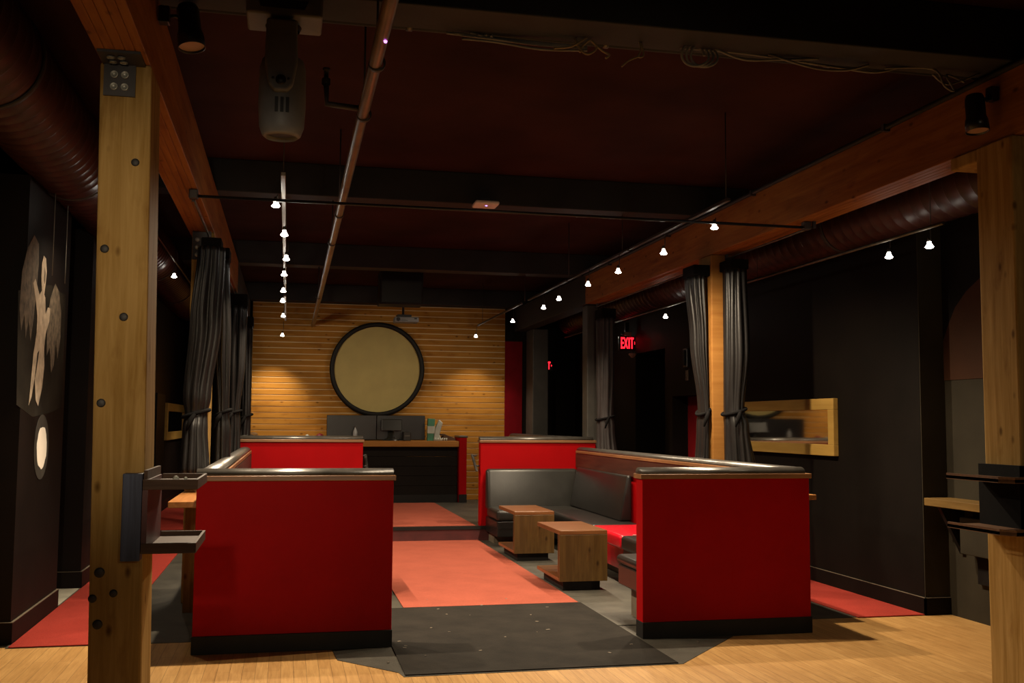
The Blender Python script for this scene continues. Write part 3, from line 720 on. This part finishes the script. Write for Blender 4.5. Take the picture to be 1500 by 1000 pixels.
can('black can spotlight over the left aisle, added unseen for the painted orb', (-1.02, 7.0, 3.34), (-.76, 1.21, -2.04), (-.87, 7.0, 3.42))  # added lamp, hidden behind the post, brightens the painted reflection
for o in COL.objects:
    if o.get('label', '').startswith('black can spotlight over the left'): spot(o, (-1.055, 7.056, 3.245), 130, (-1.775, 8.215, 1.295), 8.5, .35, (1, .86, .68), .02)
# projector and hanging speaker
t = thing('speaker', 'black square speaker box hanging in front of the boarded wall', 'speaker', (1.7, 15.4, 3.2))
link('cabinet', B(1.30, 1.95, 15.2, 15.6, 3.25, 3.74, bev=.012), 'girder', t)
link('grille', B(1.33, 1.92, 15.19, 15.2, 3.28, 3.71), 'can', t)
link('bracket', MB().box(1.38, 1.41, 15.35, 15.45, 3.73, CE).box(1.86, 1.89, 15.35, 15.45, 3.73, CE), 'bracket', t)
t = thing('projector', 'small grey ceiling projector above the round tan disc', 'projector', (1.78, 16, 3.06))
bd = link('body', B(1.60, 1.97, 15.86, 16.14, 3.055, 3.135, bev=.012, seg=3), 'mover', t)
link('vent', MB().box(1.90, 1.94, 15.853, 15.862, 3.10, 3.12).box(1.66, 1.80, 15.855, 15.862, 3.075, 3.082), 'mover_d', bd)
link('lens', MB().lathe([(.03, 0), (.03, -.012), (.02, -.012), (0, -.006)], (1.65, 15.862, 3.095), (0, 1, 0), 16), 'mover_d', bd)
link('mount', MB().tube([(1.74, 16, 3.13), (1.74, 16, CE)], .02, 10).box(1.64, 1.86, 15.9, 16.1, 3.135, 3.175), 'mover_d', t)

# cables on the near girder
def cable(label, runs, mat, name='cable', cat='cable', r=.006, group=None):
    mb = MB()
    for pts in runs:
        P = [Vector(p) for p in pts]; sm = []
        for i in range(len(P) - 1):
            p0, p1, p2, p3 = P[max(i - 1, 0)], P[i], P[i + 1], P[min(i + 2, len(P) - 1)]
            for k in range(6):
                u = k / 6
                sm.append(.5 * (2 * p1 + (p2 - p0) * u + (2 * p0 - 5 * p1 + 4 * p2 - p3) * u * u + (3 * p1 - p0 - 3 * p2 + p3) * u ** 3))
        sm.append(P[-1]); mb.tube(sm, r, 6)
    return single(name, label, cat, mb, mat, runs[0][0], group)
t = thing('conduit', 'long grey conduit along the underside of the near ceiling girder', 'conduit', (1.5, 5.1, 3.5))
link('pipe', MB().tube([(-4, 5.116, 3.53), (5.8, 5.116, 3.53)], .026, 10), 'girder_g', t)
for x in (.55, 1.6, 2.9): link('strap', MB().lathe([(.026, 0), (.031, 0), (.031, .03), (.026, .03)], (x, 5.116, 3.53), (1, 0, 0), 14), 'steel', t)
runs = []
for i in range(7):
    j = random.uniform(-.02, .02)
    runs.append([(.75 + i * .04, 5.06, 3.48 + j), (1.0, 5.07 + j, 3.475 + j), (1.25, 5.06, 3.46 + j), (1.5, 5.07, 3.47 + j * .5)])
cable('grey cable bundle tied under the middle of the near girder', runs, 'wire', r=.007)
runs = [[(1.42, 5.02, 3.50), (1.44, 5.0, 3.44), (1.48, 4.99, 3.41), (1.53, 5.0, 3.45), (1.50, 5.0, 3.49), (1.46, 5.0, 3.46), (1.44, 5.0, 3.42)],
        [(1.5, 5.0, 3.49), (1.56, 5, 3.44), (1.60, 5, 3.42), (1.58, 5, 3.40)], [(1.30, 5.0, 3.43), (1.40, 5.0, 3.45), (1.50, 5.0, 3.52)]]
cable('knot of tan wires hanging by the grey cable bundle', runs, 'wire_y', r=.006)
cable('loose strap and cord hanging right of the tan wires', [[(1.76, 5.0, 3.52), (1.77, 4.99, 3.46), (1.755, 4.99, 3.42), (1.785, 4.99, 3.43), (1.775, 5, 3.5)], [(1.755, 4.99, 3.42), (1.70, 4.98, 3.39), (1.66, 4.98, 3.355)]], 'wire_y', r=.005)
cable('coil of dark cable hanging under the near girder', [[(2.06 + .07 * math.cos(a) + .004 * a, 5.0 + .01 * math.sin(a * 2), 3.46 + .06 * math.sin(a)) for a in [k * .5 for k in range(40)]]], 'wire', r=.007)
cable('drooping cables along the right half of the near girder', [[(2.15, 5.0, 3.52), (2.35, 5, 3.46), (2.55, 5, 3.475), (2.8, 5, 3.50)], [(2.0, 5.02, 3.5), (2.4, 5.02, 3.50), (2.9, 5.02, 3.47), (3.15, 5.02, 3.46), (3.3, 5.02, 3.5)], [(2.5, 5.0, 3.5), (2.75, 4.98, 3.44), (2.95, 4.99, 3.445), (3.1, 5, 3.49)]], 'wire', r=.007)
cable('tangle of cables at the meeting of the near girder and right beam', [[(3.2, 5.0, 3.48), (3.5, 5, 3.50), (3.56, 4.98, 3.40), (3.62, 4.98, 3.38), (3.58, 4.99, 3.47), (3.7, 5, 3.44)], [(3.5, 5, 3.47), (3.6, 5, 3.42), (3.8, 5, 3.50)]], 'wire', r=.006)
t = thing('conduit', 'black conduit along the top of the right timber beam', 'conduit', (3.85, 8, 3.48))
link('pipe', MB().tube([(3.845, 3.5, 3.475), (3.845, 13.1, 3.475)], .018, 8), 'girder', t)
for y in (6.0, 8.0, 10, 12): link('strap', B(3.822, 3.87, y, y + .03, 3.45, 3.498), 'bracket', t)

# ------------------------------------------------------------------ wall items
def wframe(label, xw, sgn, y0, y1, z0, z1, w):
    t = thing('framed_mirror', label, 'mirror', (xw, (y0 + y1) / 2, z0)); a, b = sorted((xw, xw + sgn * .05))
    link('frame', MB().box(a, b, y0, y1, z0, z0 + w, bev=.004).box(a, b, y0, y1, z1 - w, z1, bev=.004).box(a, b, y0, y0 + w, z0 + w, z1 - w, bev=.004).box(a, b, y1 - w, y1, z0 + w, z1 - w, bev=.004), 'frame', t)
    a, b = sorted((xw, xw + sgn * .02))
    link('mirror_glass', B(a, b, y0 + w, y1 - w, z0 + w, z1 - w), 'mirror', t)
wframe('wide mirror in a honey pine frame on the right wall', 5.0, -1, 8.69, 10.80, 1.215, 1.752, .105)
wframe('small looking mirror in a wooden frame far down the left wall', -1.775, 1, 15.95, 18.85, 1.21, 1.765, .12)

# mural painted on the left wall: thin painted layers
XW = -1.775
def layer(name, outline, mat, parent, lift):
    return link(name, MB().prism(outline, XW + lift, XW + lift + .0015, 'x'), mat, parent)
t = thing('wall_mural', 'pale winged figure mural painted on the left wall', 'mural', (XW, 8.1, 1.5))
layer('backdrop', [(7.44, 1.60), (7.9, 1.52), (8.4, 1.55), (8.86, 1.60), (8.83, 2.50), (8.3, 2.52), (7.36, 2.36)], 'back_m', t, .0)
layer('wing', [(7.40, 2.25), (7.43, 2.50), (7.55, 2.68), (7.72, 2.80), (7.86, 2.76), (7.88, 2.60), (7.84, 2.40), (7.80, 2.22), (7.74, 2.05), (7.66, 2.20), (7.60, 2.06), (7.54, 2.22), (7.47, 2.10)], 'wing_m', t, .0018)
layer('wing', [(8.22, 2.25), (8.30, 2.42), (8.44, 2.55), (8.58, 2.50), (8.68, 2.36), (8.70, 2.16), (8.62, 1.98), (8.54, 2.12), (8.50, 1.92), (8.42, 1.86), (8.34, 2.05), (8.25, 1.98)], 'wing_m', t, .0018)
body = [(7.76, 1.60), (7.83, 1.66), (7.90, 1.80), (7.96, 1.64), (8.04, 1.60), (8.14, 1.74), (8.18, 1.90), (8.15, 2.02), (8.18, 2.14), (8.28, 2.24), (8.30, 2.34), (8.22, 2.34), (8.15, 2.28), (8.12, 2.40), (8.08, 2.42),
        (8.11, 2.50), (8.13, 2.60), (8.09, 2.69), (8.02, 2.70), (7.97, 2.64), (7.97, 2.54), (8.0, 2.44), (7.94, 2.40), (7.88, 2.44), (7.80, 2.50), (7.74, 2.46), (7.84, 2.34), (7.90, 2.24), (7.90, 2.12), (7.84, 1.98), (7.80, 1.80)]
fg = layer('figure', body, 'skin_m', t, .0036)
layer('face_shadow', [(8.05, 2.52), (8.08, 2.50), (8.09, 2.58), (8.06, 2.62)], 'wing_m', fg, .0054)
layer('leg_shadow', [(7.90, 1.80), (7.93, 1.84), (7.99, 2.0), (7.95, 1.98)], 'back_m', fg, .0054)
def ell(cy, cz, a, b, n=28, j=0): return [(cy + a * math.cos(2 * PI * k / n) * (1 + random.uniform(-j, j)), cz + b * math.sin(2 * PI * k / n) * (1 + random.uniform(-j, j))) for k in range(n)]
h = layer('halo', ell(8.21, 1.30, .23, .24), 'glare_halo_m', t, .0018)  # soft glow around the lamp reflection, painted in
layer('orb', ell(8.215, 1.295, .155, .155, 28, .05), 'glare_m', t, .0036)  # lamp reflection on the glossy wall, painted as a pale disc
for y0, lab in ((7.98, 'left hanging wire in front of the mural'), (8.42, 'right hanging wire in front of the mural')):
    single('hanging_wire', lab, 'wire', MB().tube([(-1.70, y0, 2.55), (-1.70, y0, 3.17)], .003, 6), 'wire', (-1.70, y0, 2.55), 'wires above the mural')

# round disc on the boarded wall
t = thing('round_disc', 'large round tan disc with a black rim on the boarded wall', 'disc', (1.482, 17.55, 1.6))
c = (1.482, 17.589, 2.395)
link('rim', MB().lathe([(.725, -.03), (.725, -.09), (.735, -.10), (.79, -.10), (.80, -.09), (.80, 0), (.725, 0)], c, (0, 1, 0), 72), 'black', t)
link('face', MB().lathe([(0, -.042), (.73, -.040)], c, (0, 1, 0), 72), 'tan', t)

# exit signs
def exit_sign(label, x0, y, z0, h, extra=True):
    t = thing('exit_sign', label, 'exit sign', (x0, y, z0))
    w = h * 1.10
    bd = link('housing', MB().box(x0, x0 + .27, y, y + .05, z0, z0 + h + .045, bev=.005), 'can', t)
    L = MB(); zb = z0 + .028; s = .032
    def bar(a, b, c, d): L.box(x0 + a, x0 + b, y - .004, y + .001, zb + c, zb + d)
    k = h * .30
    bar(.028, .028 + s * .55, 0, h)                                  # E
    for q in (0, h / 2 - .014, h - .028): bar(.028, .028 + .046, q, q + .028)
    x = .080                                                         # X
    for a, b in ((0, .05), (.05, 0)):
        L.prism([(x0 + x + a - .0095, zb), (x0 + x + a + .0095, zb), (x0 + x + b + .0095, zb + h), (x0 + x + b - .0095, zb + h)], y - .004, y + .001, 'y')
    bar(.146, .146 + s * .6, 0, h)                                   # I
    bar(.190, .190 + s * .6, 0, h); bar(.172, .228, h - .028, h)     # T
    link('letters', L, 'exitred', bd)
    link('arrow', MB().prism([(x0 + .238, zb + h * .35), (x0 + .258, zb + h * .5), (x0 + .238, zb + h * .65)], y - .004, y + .001, 'y'), 'exitred', bd)
    link('mount', B(x0 + .1, x0 + .16, y + .01, y + .04, z0 + h + .04, z0 + h + .25), 'can', t)
    if extra:
        link('battery_pack', B(x0 + .08, x0 + .19, y - .01, y + .05, z0 + h + .05, z0 + h + .11, bev=.006), 'lens', t)
        link('lamp_head', MB().lathe([(0, 0), (.02, 0), (.03, .05), (0, .05)], (x0 + .06, y - .02, z0 + h + .08), (0, 1, 0), 12), 'bracket', t)
    return t
exit_sign('glowing red EXIT sign with a battery pack beside the right curtain', 4.755, 14.4, 2.58, .165)
exit_sign('small red EXIT sign mostly hidden behind the farthest dark post', 4.285, 17.5, 2.42, .135, False)
t = thing('emergency_lamp', 'small pale cone lamp under the EXIT sign', 'lamp', (4.96, 14.36, 2.5))
link('shade', MB().lathe([(.0, -.05), (.02, -.045), (.06, .0), (.055, .015), (0, .02)], (4.95, 14.36, 2.52), n=14), 'lens', t)
link('arm', MB().tube([(4.95, 14.36, 2.53), (4.95, 14.36, 2.60), (5.0, 14.36, 2.62)], .007, 8), 'bracket', t)
t = thing('wall_phone', 'tall black intercom handset on the right wall above the red door', 'intercom', (4.98, 12.36, 2.23))
link('body', B(4.965, 5.0, 12.30, 12.43, 2.23, 2.47, bev=.006), 'can', t)
link('handset', B(4.94, 4.968, 12.34, 12.38, 2.25, 2.45, bev=.008), 'black', t)
t = thing('light_switch', 'pale switch plate under the black intercom', 'switch', (4.99, 12.36, 2.06))
link('plate', B(4.99, 5.0, 12.33, 12.41, 2.06, 2.19, bev=.003), 'plinth', t)
link('toggle', B(4.98, 4.991, 12.36, 12.38, 2.11, 2.14), 'plinth', t)

# ------------------------------------------------------------------ rear counter and what stands on it
t = thing('bar_counter', 'wooden topped counter with a dark boarded front below the round disc', 'counter', (1.6, 17.2, PL))
CT = 1.195
link('counter_top', B(.25, 2.81, 16.98, 17.49, 1.10, CT, bev=.004), 'slat_x', t)
fr = MB()
for i in range(5): fr.box(.25, 2.80, 17.08, 17.10, .30 + i * .16, .30 + i * .16 + .157, bev=.002, seg=1)
link('front_boards', fr, 'wall', t)
link('kickboard', B(.25, 2.80, 17.06, 17.10, PL, .31), 'black', t)
t = thing('end_wall', 'narrow red end wall at the right of the bar counter', 'partition', (2.88, 17.2, PL))
link('panel', B(2.815, 2.94, 16.96, 17.5, PL, 1.25, bev=.004), 'red', t)
link('kickboard', B(2.812, 2.944, 16.945, 16.96, PL, .315), 'base', t)
link('end_rail', B(2.812, 2.955, 16.95, 17.5, 1.251, 1.285, bev=.01), 'rail', t)
for x0, x1, lab in ((.648, 1.47, 'left black flat screen back standing on the counter'), (1.476, 2.29, 'right black flat screen back standing on the counter')):
    s = thing('monitor', lab, 'monitor', ((x0 + x1) / 2, 17.4, CT))
    link('panel', B(x0, x1, 17.38, 17.43, CT + .012, 1.615, bev=.006), 'can', s)
    link('foot', B((x0 + x1) / 2 - .15, (x0 + x1) / 2 + .15, 17.32, 17.48, CT, CT + .012), 'can', s)
s = thing('pos_terminal', 'black touch screen terminal on a stand on the counter', 'terminal', (1.70, 17.15, CT))
link('screen', MB().box(1.53, 1.87, 17.10, 17.13, 1.36, 1.55, bev=.01).map(lambda x, y, z: (x, y + (z - 1.45) * .25, z)), 'leather2', s)
link('stand', MB().lathe([(.14, 0), (.12, .03), (.05, .06), (.045, .2), (0, .2)], (1.70, 17.18, CT), n=18), 'leather2', s)
s = thing('receipt_printer', 'small black receipt printer beside the terminal', 'printer', (1.95, 17.15, CT))
link('body', B(1.89, 2.02, 17.08, 17.24, CT, 1.345, bev=.012), 'leather2', s)
link('slot', B(1.91, 2.0, 17.074, 17.082, 1.27, 1.285), 'steel', s)
s = thing('bottle', 'small clear bottle standing on the counter in front of the left black screen', 'bottle', (1.10, 17.1, CT))
link('body', MB().lathe([(0, 0), (.038, 0), (.038, .14), (.030, .17), (.014, .20), (.014, .215)], (1.10, 17.1, CT), n=16), 'glass', s)
link('cap', MB().lathe([(.016, .215), (.016, .24), (0, .24)], (1.10, 17.1, CT), n=12), 'steel', s)
s = thing('carton', 'green and white carton beside the right black screen', 'carton', (2.36, 17.2, CT))
link('body', MB().prism([(2.30, CT), (2.40, CT), (2.43, 1.56), (2.31, 1.57)], 17.14, 17.24, 'y', bev=.006), 'green', s)
link('label_band', MB().box(2.30, 2.425, 17.132, 17.14, 1.32, 1.44), 'bagw', s)
single('plastic_bag', 'crumpled pale plastic bag leaning on the green carton', 'bag', MB().prism([(2.40, CT), (2.55, CT), (2.50, 1.30), (2.555, 1.50), (2.49, 1.55), (2.43, 1.40)], 17.10, 17.2, 'y', bev=.015, seg=2), 'bagw', (2.47, 17.15, CT))
for i in range(6):
    x = 2.42 + i * .037
    single('shot_glass', ['first', 'second', 'third', 'fourth', 'fifth', 'sixth'][i] + ' tiny glass from the left in the row by the plastic bag', 'glass', MB().lathe([(0, .004), (.011, 0), (.015, .05), (.012, .05), (.010, .01)], (x, 17.02, CT), n=10), 'bagw', (x, 17.02, CT), 'tiny glasses on the counter')
single('serving_tray', 'brown tray resting at the right end of the counter', 'tray', MB().prism([(2.48, CT), (2.79, CT), (2.79, 1.235), (2.60, 1.31), (2.46, 1.315), (2.46, 1.30), (2.60, 1.275)], 17.25, 17.45, 'y', bev=.004), 'walnut', (2.6, 17.35, CT))
single('folded_cloth', 'small pale cloth on the far left of the counter', 'cloth', MB().lathe([(0, 0), (.05, 0), (.06, .03), (.03, .085), (0, .10)], (.33, 17.15, CT), n=9, smooth=False), 'bagw', (.33, 17.15, CT))
single('wrapper', 'dark red wrapper on the counter left of the black screens', 'wrapper', MB().lathe([(0, 0), (.07, 0), (.08, .05), (.05, .10), (0, .12)], (.53, 17.12, CT), n=9, smooth=False), 'redbits', (.53, 17.12, CT))

# ------------------------------------------------------------------ light from the front of the room (lamps over the oak floor, behind the camera)
def front_lamp(label, x, y, z, watts, tgt, angle, blend=.6, color=(1, .80, .54), r=.05):
    t = thing('ceiling_spot', label, 'lamp', (x, y, z))
    link('can', MB().lathe([(0, .16), (.05, .16), (.055, 0), (.05, 0), (.045, .1)], (x, y, z), n=16), 'can', t)
    link('stem', MB().tube([(x, y, z + .16), (x, y, CE)], .01, 6), 'can', t)
    spot(t, (x, y, z - .03), watts, tgt, angle, blend, color, r)
front_lamp('ceiling spot over the oak floor, behind the viewer at left', -.5, .9, 2.6, 300, (-.74, 4.8, 2.1), 36, 1.0)
front_lamp('low unseen fill spot at the rear of the room, behind the viewer', 1.2, -2.4, 2.4, 300, (1.6, 7, .7), 44, 1.0)  # unseen fill, set low to light booth fronts more than the floor
front_lamp('ceiling spot over the oak floor, behind the viewer at right', 3.4, .4, 3.1, 38, (3.9, 4.9, 1.7), 44)

w = bpy.data.worlds.new('dim room'); SC.world = w; w.use_nodes = True
w.node_tree.nodes['Background'].inputs[0].default_value = (.9, .8, .7, 1)
w.node_tree.nodes['Background'].inputs[1].default_value = .0
vs = SC.view_settings
vs.view_transform = 'Standard'; vs.look = 'None'; vs.gamma = 1; vs.use_curve_mapping = False; vs.exposure = 0
SC.display_settings.display_device = 'sRGB'
